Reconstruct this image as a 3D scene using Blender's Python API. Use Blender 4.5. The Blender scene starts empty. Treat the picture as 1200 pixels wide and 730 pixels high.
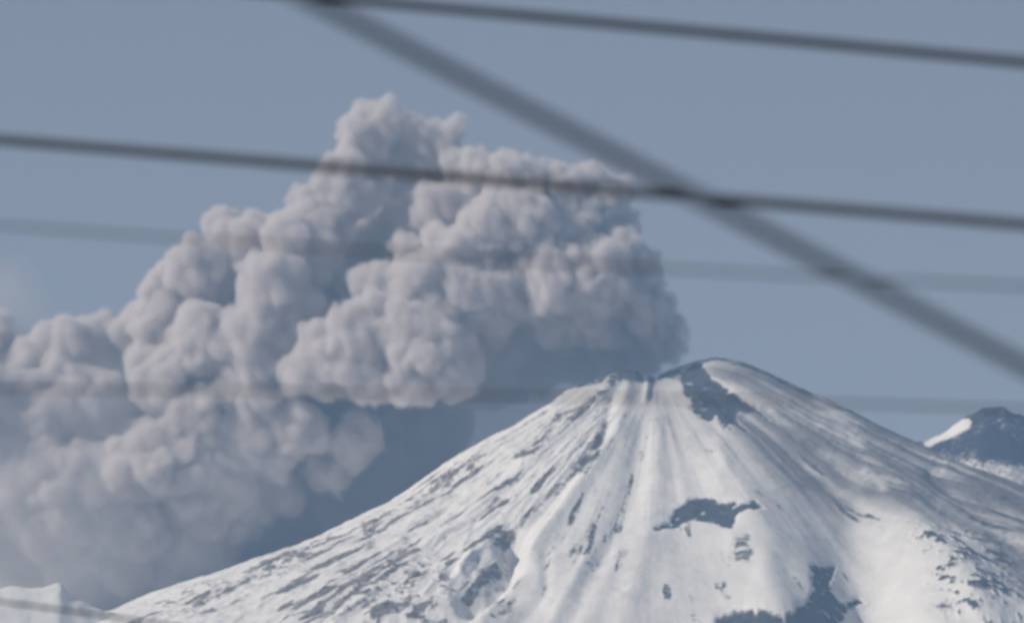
import bpy, math, random
import numpy as np
import openvdb

R = math.radians
sc = bpy.context.scene
COL = sc.collection
rng = np.random.default_rng(11)

# ------------------------------------------------------------------ camera geometry (telephoto, 14 km from the cone)
PITCH = R(8.6); CAMZ = 1.7; FPX = 8594.0          # focal length in pixels of a 1200 px wide frame
MPP = 14000.0 / FPX                                # metres per pixel at the volcano
cp, sp = math.cos(PITCH), math.sin(PITCH)

def at(px, py, Y):
    """point that stands at distance Y along the view's ground direction"""
    u = (365.0 - py) / FPX
    d = np.array([(px - 600.0) / FPX, cp - u * sp, sp + u * cp])
    t = Y / d[1]
    return np.array([d[0] * t, Y, CAMZ + d[2] * t])

def seen(x, y, z):
    zz = z - CAMZ
    dy = y * cp + zz * sp
    return 600.0 + FPX * x / dy, 365.0 - FPX * (zz * cp - y * sp) / dy

# ------------------------------------------------------------------ noise
def _hash(ix, iy, iz, s):
    h = (ix.astype(np.int64) * 374761393 + iy.astype(np.int64) * 668265263 + iz.astype(np.int64) * 2147483647 + s * 974634777) & 0xFFFFFFFF
    h = ((h ^ (h >> 13)) * 1274126177) & 0xFFFFFFFF
    h = ((h ^ (h >> 16)) * 2246822519) & 0xFFFFFFFF
    return ((h ^ (h >> 15)) & 0xFFFFFF) / float(0xFFFFFF)

def vnoise(x, y, z, s=0):
    x, y, z = np.broadcast_arrays(x, y, z)
    ix, iy, iz = np.floor(x), np.floor(y), np.floor(z)
    fx, fy, fz = x - ix, y - iy, z - iz
    ux, uy, uz = [f * f * f * (f * (f * 6 - 15) + 10) for f in (fx, fy, fz)]
    r = 0
    for a in (0, 1):
        for b in (0, 1):
            for c in (0, 1):
                w = (ux if a else 1 - ux) * (uy if b else 1 - uy) * (uz if c else 1 - uz)
                r = r + w * _hash(ix + a, iy + b, iz + c, s)
    return r * 2 - 1

def fbm(x, y, z, s=0, o=4, g=.5):
    r, a, f = 0, 1.0, 1.0
    for k in range(o):
        r = r + a * vnoise(x * f + 17.3 * k, y * f + 5.1 * k, z * f, s + k); a *= g; f *= 2.03
    return r

def worley(P, s=0):
    """distance to the nearest feature point, unit cells"""
    I = np.floor(P)
    best = np.full(len(P), 9.0)
    for a in (-1, 0, 1):
        for b in (-1, 0, 1):
            for c in (-1, 0, 1):
                J = I + np.array([a, b, c])
                q = np.stack([J[:, k] + _hash(J[:, 0], J[:, 1], J[:, 2], s + k) for k in range(3)], 1)
                best = np.minimum(best, ((q - P) ** 2).sum(1))
    return np.sqrt(best)

# ------------------------------------------------------------------ helpers
def mesh_obj(name, verts, faces, mat, smooth=True, parent=None):
    me = bpy.data.meshes.new(name)
    verts = np.asarray(verts, np.float32); faces = np.asarray(faces, np.int32)
    n = faces.shape[1]
    me.vertices.add(len(verts)); me.vertices.foreach_set('co', verts.ravel())
    me.loops.add(faces.size); me.loops.foreach_set('vertex_index', faces.ravel())
    me.polygons.add(len(faces)); me.polygons.foreach_set('loop_start', np.arange(0, faces.size, n, dtype=np.int32))
    me.update(calc_edges=True)
    if smooth: me.polygons.foreach_set('use_smooth', np.ones(len(faces), bool))
    me.materials.append(mat)
    o = bpy.data.objects.new(name, me); COL.objects.link(o)
    if parent: o.parent = parent
    return o

def attr(o, name, vals):
    a = o.data.attributes.new(name, 'FLOAT', 'POINT')
    a.data.foreach_set('value', np.asarray(vals, np.float32))

def tag(o, label, cat, kind=None, group=None):
    o['label'] = label; o['category'] = cat
    if kind: o['kind'] = kind
    if group: o['group'] = group
    return o

def grid_faces(ny, nx):
    i = np.arange(ny - 1)[:, None] * nx + np.arange(nx - 1)[None, :]
    i = i.ravel()
    return np.stack([i, i + 1, i + nx + 1, i + nx], 1)

def material(name):
    m = bpy.data.materials.new(name); m.use_nodes = True
    nt = m.node_tree; nt.nodes.clear()
    out = nt.nodes.new('ShaderNodeOutputMaterial')
    return m, nt, out

def N(nt, t, **kw):
    n = nt.nodes.new(t)
    for k, v in kw.items():
        if k in n.inputs: n.inputs[k].default_value = v
        else: setattr(n, k, v)
    return n

def ramp(nt, stops):
    r = nt.nodes.new('ShaderNodeValToRGB')
    e = r.color_ramp.elements
    while len(e) < len(stops): e.new(.5)
    for i, (p, c) in enumerate(stops):
        e[i].position = p; e[i].color = (*c, 1) if len(c) == 3 else c
    return r

# ------------------------------------------------------------------ materials
def snow_rock_material(name, rock_col=(.05, .052, .06), snow_col=(.80, .79, .77)):
    m, nt, out = material(name); L = nt.links.new
    geo = N(nt, 'ShaderNodeNewGeometry')
    a = N(nt, 'ShaderNodeAttribute', attribute_name='rock')
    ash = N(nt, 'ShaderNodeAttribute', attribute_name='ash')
    n1 = N(nt, 'ShaderNodeTexNoise'); n1.inputs['Scale'].default_value = .09; n1.inputs['Detail'].default_value = 6; n1.inputs['Roughness'].default_value = .65
    L(geo.outputs['Position'], n1.inputs['Vector'])
    # ragged edge between rock and snow
    mix = N(nt, 'ShaderNodeMath', operation='MULTIPLY_ADD'); mix.inputs[1].default_value = 1.0
    sub = N(nt, 'ShaderNodeMath', operation='SUBTRACT'); sub.inputs[1].default_value = .5
    L(n1.outputs['Fac'], sub.inputs[0])
    sc1 = N(nt, 'ShaderNodeMath', operation='MULTIPLY'); sc1.inputs[1].default_value = 1.3
    L(sub.outputs[0], sc1.inputs[0]); L(a.outputs['Fac'], mix.inputs[0]); L(sc1.outputs[0], mix.inputs[2])
    mr = N(nt, 'ShaderNodeMapRange', interpolation_type='SMOOTHSTEP')
    mr.inputs['From Min'].default_value = .30; mr.inputs['From Max'].default_value = .85
    L(mix.outputs[0], mr.inputs['Value'])
    n2 = N(nt, 'ShaderNodeTexNoise'); n2.inputs['Scale'].default_value = .02; n2.inputs['Detail'].default_value = 5
    L(geo.outputs['Position'], n2.inputs['Vector'])
    rk = ramp(nt, [(.3, tuple(c * .6 for c in rock_col)), (.7, tuple(c * 1.7 for c in rock_col))]); L(n1.outputs['Fac'], rk.inputs[0])
    sn = ramp(nt, [(.35, tuple(c * .93 for c in snow_col)), (.65, snow_col)]); L(n2.outputs['Fac'], sn.inputs[0])
    # ash dusting on the snow, with the right flank's shade mixed into its colour
    ash_shade = N(nt, 'ShaderNodeMix', data_type='RGBA'); L(ash.outputs['Fac'], ash_shade.inputs['Factor'])
    L(sn.outputs[0], ash_shade.inputs['A']); ash_shade.inputs['B'].default_value = (.20, .19, .195, 1)
    c = N(nt, 'ShaderNodeMix', data_type='RGBA'); L(mr.outputs[0], c.inputs['Factor']); L(ash_shade.outputs['Result'], c.inputs['A'])
    br = N(nt, 'ShaderNodeAttribute', attribute_name='scree'); rb = N(nt, 'ShaderNodeMix', data_type='RGBA')
    L(br.outputs['Fac'], rb.inputs['Factor']); L(rk.outputs[0], rb.inputs['A']); rb.inputs['B'].default_value = (.17, .145, .13, 1); L(rb.outputs['Result'], c.inputs['B'])
    b = N(nt, 'ShaderNodeBsdfPrincipled'); b.inputs['Roughness'].default_value = .85; b.inputs['Specular IOR Level'].default_value = .15
    L(c.outputs['Result'], b.inputs['Base Color'])
    bp = N(nt, 'ShaderNodeBump'); bp.inputs['Strength'].default_value = .4; bp.inputs['Distance'].default_value = 3.0
    L(n1.outputs['Fac'], bp.inputs['Height']); L(bp.outputs[0], b.inputs['Normal'])
    L(b.outputs[0], out.inputs['Surface'])
    return m

def smoke_material(name, density, color):
    m, nt, out = material(name)
    v = N(nt, 'ShaderNodeVolumePrincipled'); v.inputs['Color'].default_value = (*color, 1); v.inputs['Density'].default_value = density
    nt.links.new(v.outputs[0], out.inputs['Volume'])
    return m

M_snow = snow_rock_material('snow_and_rock')
M_rocky = snow_rock_material('rocky_hill', rock_col=(.03, .035, .05))
M_edge = smoke_material('loose_ash', .014, (.89, .862, .855))
M_plume = smoke_material('volcanic_ash_cloud', .045, (.89, .862, .855))
M_veil = smoke_material('thin_drifting_ash', .0013, (.80, .80, .82))

# ------------------------------------------------------------------ the volcano
C = at(770, 440, 14000.0)
CX, CY = C[0], C[1]
def prof(pts, Y=14000.0):
    q = np.array([at(a, b, Y) for a, b in pts])
    return q[:, 0] - CX, q[:, 2]

left = [(735, 441), (700, 447), (665, 456), (640, 472), (600, 498), (555, 523), (520, 546), (490, 569), (450, 596), (400, 619), (345, 647), (300, 661), (235, 684), (170, 705), (130, 724), (60, 750), (-100, 800)]
right = [(790, 430), (815, 423), (840, 418), (870, 424), (900, 437), (950, 460), (1000, 483), (1050, 510), (1100, 533), (1160, 557), (1230, 585), (1330, 620), (1450, 665)]
lx, lz = prof(left); rx, rz = prof(right)
lr = np.concatenate([[0], -lx, [2600, 3600, 5000, 6500, 7600]]); lzz = np.concatenate([[lz[0]], lz, [1000, 640, 330, 110, 0]])
rr = np.concatenate([[0], rx, [2600, 3600, 5000, 6500, 7600]]); rzz = np.concatenate([[rz[0] - 12], rz, [1000, 640, 330, 110, 0]])
fr = np.array([0, 30, 60, 120, 250, 500, 800, 1100, 1600, 2600, 3600, 5000, 6500, 7600.])
ztop = at(770, 446, 14000)[2]
fzz = np.array([ztop, ztop - 3, ztop - 14, ztop - 48, ztop - 122, ztop - 262, ztop - 425, ztop - 575, ztop - 790, 960, 620, 320, 105, 0])

def spread(lo, hi, step, far, n):
    core = np.arange(lo, hi, step)
    t = (np.linspace(0, 1, n) ** 2.2)[1:]
    return np.concatenate([(lo - t * (lo + far))[::-1], core, core[-1] + t * (far - core[-1])])
xs = spread(-1150, 1150, 2.4, 8600, 60)
ys_core = np.arange(-980, 150, 2.2)
t = (np.linspace(0, 1, 60) ** 2.0)[1:]
ys = CY + np.concatenate([(-980 - t * 7200)[::-1], ys_core, ys_core[-1] + t * 7800])
X, Yg = np.meshgrid(xs, ys)
dx, dy = X - CX, Yg - CY
r = np.hypot(dx, dy) + 1e-6
th = np.arctan2(dy, dx)
# warp the radius a little so that the cone is not turned on a lathe
rw = r * (1 + .05 * vnoise(np.cos(th) * 2.1, np.sin(th) * 2.1, r * 0 + 3, 5) * np.clip(r / 600, 0, 1))
ca, sa = np.cos(th), np.sin(th)
wl = np.clip(-ca, 0, 1) ** 1.6; wr = np.clip(ca, 0, 1) ** 1.6; wf = np.abs(sa) ** 1.6
W = wl + wr + wf
rwl = np.where(np.abs(sa) < .35, r, rw)
H = (wl * np.interp(rwl, lr, lzz) + wr * np.interp(rwl, rr, rzz) + wf * np.interp(rw, fr, fzz)) / W
# crater bowl behind the front rim
crx, cry = CX - 10, CY + 70
dc = np.hypot((X - crx) / 95, (Yg - cry) / 55)
H = H - 60 * np.exp(-dc ** 4)

# pixel coordinates of the bare cone: the design grid for the relief seen from the road
PX, PY = seen(X, Yg, H)
front = np.clip((CY + 45 - Yg) / 30.0, 0, 1)

def stroke_d(pts):
    """distance to a polyline in design pixels and side (+ = below/right)"""
    best = np.full(PX.shape, 1e9)
    for (x0, y0), (x1, y1) in zip(pts[:-1], pts[1:]):
        vx, vy = x1 - x0, y1 - y0; l2 = vx * vx + vy * vy + 1e-9
        s = np.clip(((PX - x0) * vx + (PY - y0) * vy) / l2, 0, 1)
        best = np.minimum(best, np.hypot(PX - x0 - s * vx, PY - y0 - s * vy))
    return best

def poly_d(pts):
    """signed distance (negative inside) to a polygon in design pixels"""
    d = stroke_d(pts + [pts[0]])
    ins = np.zeros(PX.shape, bool)
    for (x0, y0), (x1, y1) in zip(pts, pts[1:] + [pts[0]]):
        c = ((y0 > PY) != (y1 > PY)) & (PX < (x1 - x0) * (PY - y0) / ((y1 - y0) + 1e-9) + x0)
        ins ^= c
    return np.where(ins, -d, d)

RAG = 3.4 * fbm(X / 26, Yg / 34, H / 26, 301, 4) + 1.2
THK = np.clip(.5 + 1.4 * fbm(X / 38, Yg / 50, H / 38, 311, 3), -1, 1)
dH = np.zeros_like(H); rock = np.zeros_like(H); ash = np.zeros_like(H)
def ridge(pts, w, amp):
    global dH
    dH += amp * np.exp(-(stroke_d(pts) / w) ** 2) * front
def ridgev(pts, w, amps):
    global dH
    best = np.full(PX.shape, 1e9); am = np.zeros(PX.shape)
    for (x0, y0), (x1, y1), a0, a1 in zip(pts[:-1], pts[1:], amps[:-1], amps[1:]):
        vx, vy = x1 - x0, y1 - y0
        s = np.clip(((PX - x0) * vx + (PY - y0) * vy) / (vx * vx + vy * vy), 0, 1)
        d = np.hypot(PX - x0 - s * vx, PY - y0 - s * vy); k = d < best
        best = np.where(k, d, best); am = np.where(k, a0 + (a1 - a0) * s, am)
    dH += am * np.exp(-(best / w) ** 2) * front
def rocks(pts, w, k=1.0, amp=0.0):
    global rock, dH
    d = stroke_d(pts) + RAG * min(1.0, w / 4.5)
    e = np.exp(-(np.maximum(d, 0) / (w * 1.25)) ** 2)
    rock = np.maximum(rock, k * (.62 + .38 * THK) * e * front); dH += amp * e * front
def rpoly(pts, soft=3.0, k=1.0, amp=0.0):
    global rock, dH
    e = np.clip(.5 - (poly_d(pts) + RAG * .8) / (2 * soft), 0, 1)
    e2 = e * (1 - .28 * np.clip(fbm(X / 16, Yg / 16, H / 12, 331, 4) - .12, 0, 1) * 2)
    rock = np.maximum(rock, k * e2 * front); dH += amp * e * front + 2.5 * e * fbm(X / 22, Yg / 22, H / 22, 341, 4) * front

# large relief ----------------------------------------------------------------
ridgev([(820, 480), (845, 530), (868, 585), (885, 640), (900, 700), (915, 760)], 34, [0, 6, 16, 22, 24, 24])            # shoulder lit from the left
ridgev([(900, 470), (955, 545), (985, 600), (1012, 660), (1040, 780)], 46, [0, -16, -48, -85, -110])                    # gully whose left wall lies in shade
ridgev([(960, 500), (1030, 565), (1085, 620), (1130, 675), (1165, 740)], 24, [0, 4, 14, 18, 20])                   # ridge that catches the sun
ridge([(1100, 585), (1200, 660), (1290, 730)], 26, -14)
ridgev([(860, 465), (950, 530), (1020, 578), (1080, 620)], 7, [0, 4, 3, 0])
ridgev([(940, 485), (1020, 548), (1085, 600), (1150, 650)], 7, [0, -4, -4, 0])
ridgev([(960, 478), (1010, 520), (1060, 570), (1110, 610)], 6, [0, 3, 3, 0])
ridge([(1090, 552), (1130, 585), (1180, 625), (1230, 660)], 7, -7)
ridge([(1110, 548), (1160, 580), (1220, 615)], 7, 6)
ridge([(843, 523), (850, 555)], 11, 5)
# left side ribs
ridge([(700, 450), (640, 482), (600, 508), (560, 535), (520, 562), (480, 594), (430, 622)], 5, 7)
ridge([(690, 466), (645, 495), (610, 523), (570, 552), (530, 585), (480, 630)], 6, -6)
ridge([(712, 456), (668, 493), (630, 532), (590, 566), (545, 605), (500, 640), (440, 690), (390, 730)], 7, 8)
ridge([(716, 470), (702, 520), (668, 560), (640, 597), (604, 632), (560, 655)], 6, -6)
ridge([(735, 460), (722, 510), (695, 550), (665, 590), (625, 640), (590, 690), (560, 735)], 9, 8)
ridge([(760, 446), (757, 470)], 4, 8)
ridge([(752, 500), (745, 560), (725, 620), (690, 680), (665, 740)], 10, -5)
ridge([(775, 480), (772, 540), (765, 600), (745, 680), (730, 740)], 14, 5)
ridge([(640, 740), (660, 700), (690, 655)], 8, 4)
ridge([(600, 735), (640, 690), (640, 650)], 7, -4)
# hollow lower centre: wall on its left lit, floor in shade
ridge([(602, 632), (598, 662), (575, 690), (550, 704)], 14, -40)
ridge([(540, 672), (556, 652), (582, 640)], 7, 14)
ridge([(600, 700), (630, 712), (600, 735)], 14, -8)
# basins around the dark outcrops
ridge([(800, 640), (850, 660), (920, 660)], 26, -7)
ridge([(850, 600), (885, 640), (880, 680)], 14, -6)

# rock ------------------------------------------------------------------------
PX, PY = seen(X, Yg, H + dH)
rocks([(718, 445), (729, 441), (744, 443)], 7, 1.3, 10)
rocks([(678, 449), (716, 446), (765, 446)], 5, 1.1, 2)
rocks([(760, 442), (800, 436)], 5, 1.1)
rocks([(735, 447), (760, 449), (790, 444)], 3, .5)
rocks([(712, 459), (690, 470), (660, 486), (645, 503), (640, 515)], 4.5, .85, 2)
rocks([(641, 516), (622, 530), (603, 536)], 6.5, 1.0, 2)
rocks([(716, 463), (710, 490), (702, 520)], 5, .78, 1)
rocks([(704, 514), (694, 536), (678, 552)], 7, 1.0, 2)
rocks([(678, 553), (655, 574), (640, 597), (622, 607), (606, 617), (600, 634), (577, 637)], 4, .8, 1)
rocks([(700, 480), (694, 505), (680, 525)], 3, .6)
rocks([(642, 481), (600, 507), (560, 533), (528, 561), (497, 590)], 3, .6)
rocks([(600, 546), (578, 560), (560, 574), (540, 590)], 3.2, .62)
rocks([(582, 583), (575, 592)], 4, .95)
rocks([(560, 606), (545, 614), (522, 630), (500, 643)], 3, .7)
rocks([(497, 590), (470, 606), (450, 612), (425, 628), (400, 636)], 3.2, .66)
rocks([(425, 622), (437, 636), (428, 646)], 5, .7)
rocks([(396, 660), (412, 660), (428, 670)], 3, .68)
rocks([(372, 664), (362, 683), (350, 697)], 3, .55)
rocks([(354, 650), (332, 655), (312, 663), (294, 674), (280, 690), (256, 700)], 5.5, .9, 2)
rocks([(258, 700), (235, 708), (205, 722)], 4, .62)
rocks([(430, 680), (455, 677), (482, 679)], 5, .82, 1)
rocks([(448, 690), (438, 702), (424, 712)], 5, .72)
rocks([(441, 694), (415, 709), (383, 729)], 3, .8)
rocks([(470, 648), (466, 662), (478, 668)], 6, .8)
rocks([(505, 636), (490, 650), (480, 662)], 5, .6)
rocks([(520, 700), (505, 712), (490, 722)], 7, .5)
rocks([(545, 693), (572, 697), (594, 692)], 7, .65)
rocks([(587, 650), (592, 672), (590, 690)], 6, .6)
rocks([(772, 450), (778, 475), (782, 492)], 5.5, .52)
rocks([(764, 492), (785, 496)], 5, .45)
rocks([(757, 512), (752, 535)], 3.5, .5)
rocks([(818, 526), (834, 528)], 4, .55)
rocks([(888, 576), (893, 580)], 3.5, .75)
rpoly([(797, 443), (803, 428), (818, 424), (830, 434), (842, 446), (860, 458), (883, 474), (902, 492), (882, 484), (867, 480), (862, 488), (876, 505), (856, 500), (848, 505), (840, 490), (830, 496), (812, 480), (801, 460)], 2.5, 1.15, -5)
rpoly([(768, 618), (785, 608), (792, 594), (808, 585), (830, 581), (852, 586), (884, 586), (902, 600), (880, 597), (866, 600), (857, 622), (843, 613), (818, 608), (800, 610), (793, 618)], 2.5, 1.1, -5)
rpoly([(860, 628), (875, 622), (886, 640), (882, 658), (868, 662), (856, 652)], 4, .72, -2)
rpoly([(947, 660), (980, 662), (972, 684), (983, 704), (1008, 698), (1012, 706), (990, 712), (992, 724), (970, 740), (835, 740), (838, 722), (872, 711), (918, 717), (940, 708), (952, 690)], 2.5, 1.1, -5)
rocks([(905, 532), (940, 560), (985, 605)], 5, .42)
rocks([(962, 500), (1020, 548), (1080, 596)], 4.5, .5)
rocks([(1095, 556), (1130, 585), (1180, 622)], 5, .55)
rocks([(945, 480), (975, 515), (990, 535)], 4, .45)
rocks([(1175, 581), (1200, 590)], 4, .8)
rocks([(845, 421), (872, 426), (900, 438), (945, 458)], 5, .95)
# boulder field lower right and speckles lower left
bs = np.clip((fbm(X / 30, Yg / 30, H / 24, 3, 5, .72) - .26) * 2.0, 0, 1)
zone = np.clip(.5 - poly_d([(1065, 612), (1130, 618), (1210, 655), (1210, 740), (1120, 740), (1092, 690)]) / 30, 0, 1)
rock = np.maximum(rock, bs * zone * .95 * front); dH += bs * zone * 5 * front
zone = np.clip(.5 - poly_d([(400, 680), (470, 640), (500, 650), (540, 690), (500, 740), (380, 740)]) / 24, 0, 1)
rock = np.maximum(rock, bs * zone * .9 * front); dH += bs * zone * 4 * front
zone = np.clip(.5 - poly_d([(150, 716), (300, 662), (450, 598), (560, 524), (580, 540), (450, 625), (300, 690), (220, 728)]) / 14, 0, 1)
rock = np.maximum(rock, bs * zone * .8 * front); dH += bs * zone * 3 * front

# broken rock streaks that follow the fall line
stk = fbm(th * 26, r / 120, 0 * r, 501, 4)
z1 = np.clip(.5 - poly_d([(120, 730), (240, 680), (345, 645), (450, 594), (560, 520), (700, 450), (722, 462), (690, 540), (610, 640), (600, 760), (120, 760)]) / 30, 0, 1)
z2 = np.clip(.5 - poly_d([(860, 455), (1400, 600), (1400, 760), (1180, 760), (1080, 610), (960, 560)]) / 40, 0, 1)
rock = np.maximum(rock, np.clip((stk - .34) * 2.4, 0, .8) * np.maximum(z1, .5 * z2) * front)
dH += (1 - np.abs(fbm(th * 30, r / 120, 0 * r, 511, 4))) ** 2 * 3.6 * z1 * front
dH += (1 - np.abs(fbm(X / 34, Yg / 34, H / 34, 521, 4))) ** 2 * 1.8 * np.maximum(z1, z2) * front
# fall-line streaks and fine relief ---------------------------------------------
rib = fbm(np.cos(th) * 26, np.sin(th) * 26, r / 420, 21, 3)
rib2 = fbm(np.cos(th) * 9, np.sin(th) * 9, r / 600, 31, 2)
fade = np.clip((r - 60) / 250, 0, 1)
calm = 1 - .65 * np.exp(-((PX - 860) / 110) ** 2 - ((PY - 640) / 90) ** 2)
dH += (rib * 1.5 + rib2 * 4.2) * fade * calm
dH += fbm(X / 60, Yg / 60, H / 60, 41, 5) * 2.4 * calm * np.clip(r / 80, 0, 1)
rock = np.maximum(rock, np.clip((fbm(np.cos(th) * 30, np.sin(th) * 30, r / 160, 51, 4) - .5) * 1.6, 0, .75) * front)
rock = np.maximum(rock, .75 * np.clip((r - 1500) / 900, 0, 1) * (1 + .5 * fbm(X / 300, Yg / 300, 0 * X, 9, 4)))
# thin ash on the summit; down the right flank ash plus painted shade
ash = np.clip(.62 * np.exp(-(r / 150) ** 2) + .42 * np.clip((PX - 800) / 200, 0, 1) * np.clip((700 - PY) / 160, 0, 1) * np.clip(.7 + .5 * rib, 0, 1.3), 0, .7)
flank = np.clip(.5 - poly_d([(800, 425), (1400, 425), (1400, 760), (1200, 700), (1150, 640), (1075, 598), (1010, 590), (990, 640), (960, 600), (905, 560), (860, 510)]) / 26, 0, 1)  # cone's shaded side, darkened in colour; the sunlit strip is left out
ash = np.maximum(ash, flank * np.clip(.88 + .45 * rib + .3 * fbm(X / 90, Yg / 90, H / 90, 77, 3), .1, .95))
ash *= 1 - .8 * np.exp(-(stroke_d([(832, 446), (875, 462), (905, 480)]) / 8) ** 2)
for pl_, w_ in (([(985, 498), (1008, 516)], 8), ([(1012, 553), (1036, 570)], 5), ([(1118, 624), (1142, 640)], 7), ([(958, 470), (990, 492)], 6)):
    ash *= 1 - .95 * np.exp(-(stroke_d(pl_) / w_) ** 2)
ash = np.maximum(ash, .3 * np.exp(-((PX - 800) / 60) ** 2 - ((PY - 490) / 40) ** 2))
H2 = np.maximum(H + dH, -3 - .002 * r)
edge = np.clip((r - 7000) / 900, 0, 1)
H2 = H2 * (1 - edge) - 4 * edge
vol = mesh_obj('mountain', np.stack([X, Yg, H2], -1).reshape(-1, 3), grid_faces(len(ys), len(xs)), M_snow)
attr(vol, 'scree', (.75 * z1).ravel()); attr(vol, 'rock', rock.ravel()); attr(vol, 'ash', ash.ravel())  # the ash attribute also holds the right flank's painted shade
tag(vol, 'snow covered volcano cone with dark rock outcrops under the ash column', 'volcano', 'structure')

# ------------------------------------------------------------------ other high ground
def hill(name, px, py, Y, prof_pts, depth, label, snow_edge, seed, rockbase=.9, mat=M_rocky):
    """a rocky height whose skyline runs through prof_pts (design pixels at distance Y)"""
    q = np.array([at(a, b, Y) for a, b in prof_pts])
    x0, x1 = q[0, 0], q[-1, 0]
    xx = np.linspace(x0, x1, 220); yy = np.linspace(-1, 1, 150)
    XX, YY = np.meshgrid(xx, yy)
    base = np.interp(XX, q[:, 0], q[:, 2])
    lo = min(q[0, 2], q[-1, 2]) - 420
    fall = np.abs(YY) ** 1.35
    ZZ = base * (1 - fall) + lo * fall
    Yw = Y + YY * depth
    n = fbm(XX / 55, Yw / 55, ZZ / 55, seed, 5)
    ZZ = ZZ + n * 6 * np.clip(1 - .4 * fall, 0, 1)
    px_, py_ = seen(XX, Yw, ZZ)
    rk = np.full(XX.shape, rockbase) + n * .15
    for pts, w, val in snow_edge:
        best = np.full(XX.shape, 1e9)
        for (a0, b0), (a1, b1) in zip(pts[:-1], pts[1:]):
            vx, vy = a1 - a0, b1 - b0; s = np.clip(((px_ - a0) * vx + (py_ - b0) * vy) / (vx * vx + vy * vy), 0, 1)
            best = np.minimum(best, np.hypot(px_ - a0 - s * vx, py_ - b0 - s * vy))
        e = np.exp(-(best / w) ** 4)
        rk = rk * (1 - e) + val * e
    o = mesh_obj(name, np.stack([XX, Yw, ZZ], -1).reshape(-1, 3), grid_faces(150, 220), mat)
    attr(o, 'rock', rk.ravel()); attr(o, 'ash', np.zeros(rk.size))
    return tag(o, label, 'hill', 'structure')

hill('rocky_hill', 0, 0, 15200, [(940, 640), (990, 560), (1030, 534), (1060, 522), (1085, 515), (1110, 503), (1130, 487), (1150, 478), (1175, 476), (1195, 483), (1215, 497), (1260, 520), (1330, 570), (1420, 640)], 700,
     'dark rocky knob with a snow strip beyond the right flank', [([(1088, 517), (1112, 507), (1132, 496)], 6, 0.0), ([(1060, 548), (1130, 551), (1230, 563)], 15, .48)], 61)
hill('snowy_hill', 0, 0, 13600, [(-420, 560), (-260, 640), (-120, 672), (-40, 682), (0, 685), (25, 686), (40, 691), (58, 688), (72, 683), (85, 696), (105, 708), (140, 722), (200, 750), (300, 800)], 300,
     'low white snow ridge at the foot of the ash cloud', [([(-80, 740), (140, 760)], 12, .1)], 71, rockbase=.15)

# the plain: one sheet to the horizon
g = []
m, nt, out = material('winter_plain'); L = nt.links.new
tc = N(nt, 'ShaderNodeNewGeometry'); n1 = N(nt, 'ShaderNodeTexNoise'); n1.inputs['Scale'].default_value = .004; n1.inputs['Detail'].default_value = 8
L(tc.outputs['Position'], n1.inputs['Vector'])
rp = ramp(nt, [(.4, (.07, .08, .05)), (.52, (.16, .15, .10)), (.62, (.6, .6, .6))]); L(n1.outputs['Fac'], rp.inputs[0])
b = N(nt, 'ShaderNodeBsdfPrincipled'); b.inputs['Roughness'].default_value = .95; L(rp.outputs[0], b.inputs['Base Color']); L(b.outputs[0], out.inputs['Surface'])
gx = np.linspace(-30000, 30000, 61); gy = np.linspace(-12000, 46000, 59)
GX, GY = np.meshgrid(gx, gy)
gr = mesh_obj('ground', np.stack([GX, GY, 0 * GX], -1).reshape(-1, 3), grid_faces(59, 61), m)
tag(gr, 'flat winter plain below the volcano reaching to the horizon', 'ground', 'structure')

# ------------------------------------------------------------------ the ash plume
def tidy(p, f):
    """drop stray crumbs and turn every face outward"""
    lab = np.arange(len(p))
    while True:
        m_ = lab[f].min(1); new = lab.copy()
        for k in range(4): np.minimum.at(new, f[:, k], m_)
        new = new[new]
        if (new == lab).all(): break
        lab = new
    cnt = np.bincount(lab, minlength=len(p))
    f = f[cnt[lab[f[:, 0]]] > 400]
    used = np.unique(f); remap = np.full(len(p), -1); remap[used] = np.arange(len(used))
    p = p[used]; f = remap[f]
    c = p.mean(0); a, b_, c_, d_ = [p[f[:, k]] - c for k in range(4)]
    v6 = (np.cross(a, b_) * c_).sum() + (np.cross(a, c_) * d_).sum()
    return p, (f if v6 > 0 else f[:, ::-1])

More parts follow.
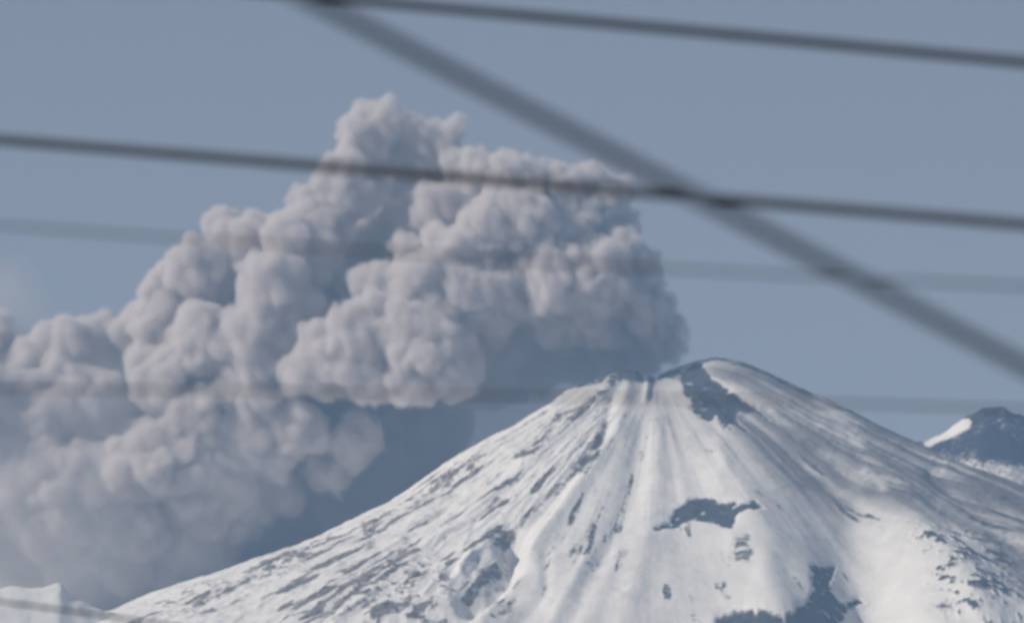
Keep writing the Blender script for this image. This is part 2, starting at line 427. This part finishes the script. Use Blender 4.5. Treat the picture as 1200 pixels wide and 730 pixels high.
VOX = 3.5
PLY = 14075.0
def yc(px):                                   # the wind carries the column left and a little away
    return PLY + max(0.0, 790 - px) * .42
lobes = [  # px, py, radius px, metres toward the viewer
 # young column over the crater: the upper puffs lean out over the lower ones
 (772,392,28,-30),(784,400,20,-40),(748,355,38,20),(700,372,36,20),(655,372,36,20),(612,395,32,-40),(732,312,34,10),(762,330,20,-5),(700,330,46,70),(655,325,50,90),
 (745,402,26,-50),(705,406,26,-50),(665,410,26,-60),(630,412,24,-70),(765,415,14,-50),(725,415,18,-60),(685,420,16,-70),(590,412,26,-70),
 (612,325,42,70),(696,252,32,0),(716,232,22,-50),(722,262,22,-70),(665,222,28,20),(640,208,22,10),(690,208,18,-10),(602,222,38,30),(562,212,30,20),(578,275,48,90),(622,268,40,90),(660,272,30,50),
 (532,305,42,110),(560,352,42,120),(592,345,36,90),(505,345,46,130),(484,300,26,60),(515,250,32,30),(728,225,14,-50),(560,382,36,60),
 (762,424,15,-50),(722,431,17,-60),(684,436,19,-70),(644,441,22,-90),(604,446,26,-110),(570,455,26,-120),
 # crown
 (425,172,32,10),(408,160,22,0),(446,148,26,0),(425,140,18,0),(500,168,24,-40),(534,158,20,-40),(480,152,18,-20),(540,195,22,-20),(515,180,20,-50),(468,215,20,-80),(470,180,20,-50),
 (400,222,40,30),(372,252,40,50),(350,292,48,90),(328,345,52,120),(345,390,36,110),(275,292,34,30),(262,265,22,0),(300,275,24,20),(232,322,42,60),(200,342,34,40),(180,384,34,60),(150,392,24,30),
 (240,400,46,110),(295,405,46,130),(300,450,40,120),(412,335,24,-20),(462,262,24,-30),(415,215,30,0),
 # big rolling front in the middle
 (378,420,40,170),(350,432,24,180),(420,398,44,180),(430,438,38,175),(462,375,42,170),(500,402,46,180),(482,440,34,180),(522,436,32,165),(540,415,26,140),(450,345,30,120),(535,385,30,130),
 # left, older and rounder
 (82,418,46,10),(40,436,44,0),(118,402,26,0),(60,470,50,30),(20,505,54,20),(96,492,36,-20),(196,445,38,110),(170,425,26,80),(236,482,32,120),(215,500,40,110),(182,545,68,110),(125,565,52,90),
 (100,592,70,110),(42,596,58,110),(20,570,50,90),(228,575,58,80),(160,612,50,90),(255,520,42,90),(300,500,36,100),(335,492,34,110),(318,530,28,80),(362,510,26,90),(408,515,32,50),(385,555,26,20),(60,560,46,110),
 (-60,500,100,30),(-70,600,90,60),(-40,420,46,-10),(-140,520,120,0),(-14,392,34,-40),
 (20,460,42,50),(66,505,44,70),(124,472,34,60),(8,525,50,60),(112,520,38,60),(92,462,36,50),(60,640,44,50),(150,650,42,50),(0,655,50,40),(232,640,36,20),(280,602,36,20),(332,580,28,-20),(200,655,30,10),
]
core = [
 (600,330,90,-110),(690,330,66,-90),(480,330,100,-150),(425,240,46,-130),(350,380,110,-150),(220,440,100,-120),(90,520,110,-140),(-40,540,120,-110),(200,560,105,-130),(560,250,56,-100),(740,375,42,-50),(500,190,30,-110),
 # the shaded mass under the overhang
 (500,495,56,-190),(430,545,88,-230),(350,600,92,-230),(270,640,82,-210),(180,650,78,-200),(520,462,36,-140),(520,500,36,-160),(560,420,56,-120),(100,650,70,-180),(20,660,64,-180),(640,395,38,-70),(250,700,88,-270),(130,720,76,-280),(330,680,88,-270),(420,620,86,-260),(470,570,60,-240),
]
S = []
def add(p, rad): S.append((p[0], p[1], p[2], rad))
for px, py, rp_, f in core:
    Yw = yc(px) - f; p = at(px, py, Yw); R0 = rp_ * MPP
    add(p, R0)
    if True:
        for k in range(30):
            v = rng.normal(size=3); v[1] = -abs(v[1]); v /= np.linalg.norm(v)
            rr_ = R0 * rng.uniform(.16, .36)
            add(p + v * (R0 - rr_ * .4), rr_)
            for j in range(4):
                w = rng.normal(size=3); w[1] = -abs(w[1]); w /= np.linalg.norm(w)
                add(p + v * (R0 - rr_ * .4) + w * rr_ * .85, rr_ * rng.uniform(.3, .5))
for px, py, rp_, f in lobes:
    Yw = yc(px) - f - 40; p = at(px, py, Yw); R0 = rp_ * MPP
    fresh = np.clip((px - 330) / 300, 0, 1)            # small crisp puffs on the right, broad soft ones on the left
    add(p, R0 * .92)
    n1_ = int(20 + 20 * fresh)
    for k in range(n1_):
        v = rng.normal(size=3); v /= np.linalg.norm(v)
        if v[1] > .35: v[1] *= -1
        r1 = R0 * rng.uniform(.22 - .04 * fresh, .42 - .05 * fresh)
        c1 = p + v * (R0 * .97 - r1 * .45) * np.array([1, 1, 1.0])
        add(c1, r1)
        n2_ = int(1 + 9 * fresh) if r1 > 8 else 0
        for j in range(n2_):
            w = rng.normal(size=3); w /= np.linalg.norm(w)
            if (w * v).sum() < 0: w = -w
            if w[1] > .35: w[1] *= -1
            r2 = r1 * rng.uniform(.24, .42)
            add(c1 + w * (r1 - r2 * .35), r2)
S = np.array(S)
lo = np.array([at(-230, 0, PLY)[0], PLY - 330, at(0, 800, PLY)[2]]); hi = np.array([at(835, 0, PLY)[0], PLY + 620, at(0, 95, PLY)[2]])
dims = np.ceil((hi - lo) / VOX).astype(int)
F = np.full(tuple(dims), 60.0, np.float32)
for x_, y_, z_, rd in S:
    c = (np.array([x_, y_, z_]) - lo) / VOX; e = rd / VOX + 4
    a = np.maximum(np.floor(c - e).astype(int), 1); bb = np.minimum(np.ceil(c + e).astype(int), dims - 1)
    if (bb <= a).any(): continue
    gx_ = np.arange(a[0], bb[0])[:, None, None]; gy_ = np.arange(a[1], bb[1])[None, :, None]; gz_ = np.arange(a[2], bb[2])[None, None, :]
    d = (np.sqrt((gx_ - c[0]) ** 2 + (gy_ - c[1]) ** 2 + (gz_ - c[2]) ** 2) * VOX - rd).astype(np.float32)
    sub = F[a[0]:bb[0], a[1]:bb[1], a[2]:bb[2]]
    # smooth minimum keeps the folds but rounds their bottoms
    k = min(5.5, .28 * rd)
    h = np.clip(.5 + .5 * (sub - d) / k, 0, 1)
    np.copyto(sub, sub * (1 - h) + d * h - k * h * (1 - h))
grid = openvdb.FloatGrid(60.0)
grid.copyFromArray(F)
pts, quads = grid.convertToQuads(0.0)
pts = np.asarray(pts, float) * VOX + lo
quads = np.asarray(quads, np.int64)
# keep only vertices the smoke surface uses, then warp it so that nothing stays a clean sphere
print('plume', len(S), F.shape, len(pts), len(quads))
q = pts / 95.0
warp = np.stack([fbm(q[:, 0], q[:, 1], q[:, 2], s, 3) for s in (101, 111, 121)], 1)
fresh = np.clip((pts[:, 0] - at(330, 0, PLY)[0]) / (300 * MPP), 0, 1)
pts = pts + warp * np.array([17, 14, 17])
q = pts / 30.0
warp = np.stack([fbm(q[:, 0], q[:, 1], q[:, 2] * .7, s, 2) for s in (131, 141, 151)], 1)
pts = pts + warp * (3.5 + 3.0 * fresh)[:, None]
# upright crenellations: small rising puffs, crisp near the vent and washed out downwind
tri = np.concatenate([quads[:, [0, 1, 2]], quads[:, [0, 2, 3]]])
fn = np.cross(pts[tri[:, 1]] - pts[tri[:, 0]], pts[tri[:, 2]] - pts[tri[:, 0]])
nv = np.zeros_like(pts)
for k in range(3):
    for c_ in range(3): nv[:, c_] += np.bincount(tri[:, k], fn[:, c_], len(pts))
nv /= np.linalg.norm(nv, axis=1)[:, None] + 1e-9
if (nv[:, 2] * (pts[:, 2] - pts[:, 2].mean())).mean() < 0: nv = -nv
lean = pts[:, 0] + .35 * (pts[:, 2] - lo[2])
b1 = 1 - np.clip(worley(np.stack([lean / 34, pts[:, 1] / 34, pts[:, 2] / 66], 1), 401), 0, 1.1)
b2 = 1 - np.clip(worley(np.stack([lean / 17, pts[:, 1] / 17, pts[:, 2] / 30], 1), 411), 0, 1.1)
pts = pts + nv * ((b1 - .5) * (9 + 12 * fresh) + (b2 - .5) * (3 + 14 * fresh))[:, None]
# rebuild the skin so that no fold passes through another
xf = openvdb.createLinearTransform(voxelSize=VOX)
ls = openvdb.FloatGrid.createLevelSetFromPolygons(pts.astype(np.float32), quads=quads.astype(np.uint32), transform=xf, halfWidth=4.0)
def skin(iso):
    p_, q_ = ls.convertToQuads(iso)
    return tidy(np.asarray(p_, float), np.asarray(q_, np.int64))
pts, quads = skin(7.0)
plume = mesh_obj('ash_plume', pts, quads, M_edge)
for iso in (2.0, -4.0):
    p_, q_ = skin(iso); mesh_obj('dense_ash', p_, q_, M_plume, parent=plume)
# thin ash drifting under and beside the column, a part of the plume
F2 = np.full(tuple(dims // 2), 60.0, np.float32)
veil = [(600,455,60,20),(540,500,70,-120),(660,440,40,0),(720,434,30,0),(760,430,24,0),(480,560,90,-150),(400,610,90,-150),(300,650,90,-140),(200,680,90,-140),(110,670,80,-120),(40,680,70,-100),(-20,640,90,-60),(620,480,60,-60),(-30,380,50,-20),(0,350,34,-20),(15,385,40,-20),(560,560,60,-200),(400,500,80,-60),(100,620,90,170),(20,600,90,170),(200,645,76,100),(270,565,60,120),(-20,500,80,120),(120,480,60,110)]
for px, py, rp_, f in veil:
    c0 = at(px, py, yc(px) - f); rd = rp_ * MPP
    c = (c0 - lo) / (2 * VOX)
    gx_ = np.arange(F2.shape[0])[:, None, None]; gy_ = np.arange(F2.shape[1])[None, :, None]; gz_ = np.arange(F2.shape[2])[None, None, :]
    d = (np.sqrt((gx_ - c[0]) ** 2 + (gy_ - c[1]) ** 2 + (gz_ - c[2]) ** 2) * 2 * VOX - rd).astype(np.float32)
    h = np.clip(.5 + .5 * (F2 - d) / 30, 0, 1)
    F2 = F2 * (1 - h) + d * h - 30 * h * (1 - h)
F2[0] = 60; F2[-1] = 60; F2[:, 0] = 60; F2[:, -1] = 60; F2[:, :, 0] = 60; F2[:, :, -1] = 60
for iso in (-26.0, -4.0, 18.0, 38.0):
    g2 = openvdb.FloatGrid(60.0); g2.copyFromArray(F2.astype(np.float32))
    vp, vq = g2.convertToQuads(iso)
    vp = np.asarray(vp, float) * 2 * VOX + lo
    qq = vp / 120.0
    vp = vp + np.stack([fbm(qq[:, 0], qq[:, 1], qq[:, 2], s_, 2) for s_ in (201, 211, 221)], 1) * 20
    vp, vq = tidy(vp, np.asarray(vq, np.int64))
    mesh_obj('thin_ash', vp, vq, M_veil, parent=plume)
tag(plume, 'grey-mauve billowing ash plume pouring from the crater and drifting left', 'ash plume')

# ------------------------------------------------------------------ cables close to the camera
m, nt, out = material('cable_rubber')
b = N(nt, 'ShaderNodeBsdfPrincipled'); b.inputs['Base Color'].default_value = (.035, .037, .04, 1); b.inputs['Roughness'].default_value = .6
nz = N(nt, 'ShaderNodeTexNoise'); nz.inputs['Scale'].default_value = 6; tcn = N(nt, 'ShaderNodeTexCoord'); nt.links.new(tcn.outputs['Object'], nz.inputs['Vector'])
rpp = ramp(nt, [(.3, (.016, .032, .060)), (.7, (.026, .050, .090))]); nt.links.new(nz.outputs['Fac'], rpp.inputs[0]); nt.links.new(rpp.outputs[0], b.inputs['Base Color'])
nt.links.new(b.outputs[0], out.inputs['Surface']); M_cable = m
def cable(pts, d0, d1, diam, label):
    pts = np.array(pts, float)
    sx = np.linspace(pts[0, 0], pts[-1, 0], 90)
    # a smooth hanging line through the traced points
    co = np.polyfit(pts[:, 0], pts[:, 1], 2 if len(pts) > 2 else 1)
    sy = np.polyval(co, sx)
    dd = np.linspace(d0, d1, 90)
    P = np.array([at(a, b_, c) for a, b_, c in zip(sx, sy, dd)])
    T = np.gradient(P, axis=0); T /= np.linalg.norm(T, axis=1)[:, None]
    U = np.cross(T, [0, 0, 1.0]); U /= np.linalg.norm(U, axis=1)[:, None]; V = np.cross(T, U)
    K = 16; a = np.arange(K) * 2 * math.pi / K
    ring = P[:, None, :] + 1.12 * diam / 2 * (np.cos(a)[None, :, None] * U[:, None, :] + np.sin(a)[None, :, None] * V[:, None, :])
    i = np.arange(89)[:, None] * K; j = np.arange(K)[None, :]; j2 = (j + 1) % K
    f = np.stack([i + j, i + j2, i + K + j2, i + K + j], -1).reshape(-1, 4)
    o = mesh_obj('power_cable', ring.reshape(-1, 3), f, M_cable)
    return tag(o, label, 'cable', group='power cables crossing close in front of the camera')

cable([(-300, -62), (350, -6), (450, 2), (600, 14), (700, 26), (900, 50), (1200, 75), (1500, 100)], 29, 27, .0335, 'dark blurred power cable near the top edge, above all other cables')
cable([(-300, 140), (0, 163), (200, 180), (400, 197), (600, 213), (790, 228), (1000, 248), (1200, 262), (1500, 288)], 29, 26, .0345, 'dark blurred power cable crossing the upper part of the ash plume')
cable([(100, -135), (370, 4), (450, 45), (550, 95), (675, 162), (825, 237), (975, 310), (1075, 357), (1200, 430), (1400, 535)], 16.5, 16, .0275, 'thickest power cable running steeply down from top left to right')
cable([(-300, 240), (0, 263), (150, 275), (300, 288), (750, 313), (1200, 332), (1500, 350)], 25, 22, .0095, 'faint thin cable just under the cable that crosses the plume')
cable([(-300, 455), (0, 456), (300, 458), (600, 463), (1200, 480), (1500, 490)], 27, 25, .0098, 'faint almost level cable at the height of the crater')
cable([(-300, 672), (0, 703), (60, 712), (140, 726), (400, 765)], 44, 38, .017, 'faint cable slanting across the bottom left corner')

# ------------------------------------------------------------------ air
m, nt, out = material('thin_air')
v = N(nt, 'ShaderNodeVolumePrincipled'); v.inputs['Color'].default_value = (.36, .62, 1, 1); v.inputs['Density'].default_value = 3.4e-5; v.inputs['Anisotropy'].default_value = 0.0
nt.links.new(v.outputs[0], out.inputs['Volume'])
bx = [(-31000, -13000, -6), (31000, -13000, -6), (31000, 47000, -6), (-31000, 47000, -6)]
bv = bx + [(a, b_, 3200) for a, b_, _ in bx]
hz = mesh_obj('haze', bv, [(0, 3, 2, 1), (4, 5, 6, 7), (0, 1, 5, 4), (1, 2, 6, 5), (2, 3, 7, 6), (3, 0, 4, 7)], m, smooth=False)
tag(hz, 'thin blue haze in the air between camera and volcano', 'haze', 'stuff')

# ------------------------------------------------------------------ light
EL = R(35); AZ = R(76)            # AZ: sun this far to the left of straight behind the camera
sdir = np.array([-math.sin(AZ) * math.cos(EL), -math.cos(AZ) * math.cos(EL), math.sin(EL)])
sun = bpy.data.lights.new('sun', 'SUN'); sun.energy = 4.15; sun.angle = R(.53); sun.color = (1.0, .91, .78)
so = bpy.data.objects.new('sun', sun); COL.objects.link(so)
from mathutils import Vector
so.rotation_euler = Vector(sdir).to_track_quat('Z', 'Y').to_euler()
w = bpy.data.worlds.new('World'); sc.world = w; w.use_nodes = True
nt = w.node_tree; nt.nodes.clear()
sky = nt.nodes.new('ShaderNodeTexSky'); sky.sky_type = 'NISHITA'; sky.sun_disc = False
sky.sun_elevation = EL; sky.sun_rotation = math.atan2(sdir[0], sdir[1])
sky.altitude = 1500; sky.air_density = 1.0; sky.dust_density = 1.6; sky.ozone_density = 1.6
bg = nt.nodes.new('ShaderNodeBackground'); bg.inputs['Strength'].default_value = .06
wo = nt.nodes.new('ShaderNodeOutputWorld')
tint = nt.nodes.new('ShaderNodeMix'); tint.data_type = 'RGBA'; tint.blend_type = 'MULTIPLY'; tint.inputs['Factor'].default_value = 1
tint.inputs['B'].default_value = (2.02, 1.33, .98, 1)
nt.links.new(sky.outputs[0], tint.inputs['A']); nt.links.new(tint.outputs['Result'], bg.inputs[0]); nt.links.new(bg.outputs[0], wo.inputs[0])

# ------------------------------------------------------------------ camera
cam = bpy.data.cameras.new('camera'); co = bpy.data.objects.new('camera', cam); COL.objects.link(co)
co.location = (0, 0, CAMZ); co.rotation_euler = (math.pi / 2 + PITCH, 0, 0)
cam.sensor_width = 36; cam.lens = 36 * FPX / 1200; cam.clip_start = 1; cam.clip_end = 90000
cam.dof.use_dof = True; cam.dof.focus_distance = 172; cam.dof.aperture_fstop = 3.4
sc.camera = co

sc.render.engine = 'CYCLES'
sc.cycles.max_bounces = 14; sc.cycles.diffuse_bounces = 4; sc.cycles.volume_bounces = 10
sc.cycles.use_denoising = True
sc.view_settings.view_transform = 'Standard'; sc.view_settings.look = 'None'; sc.view_settings.gamma = 1; sc.view_settings.exposure = 0
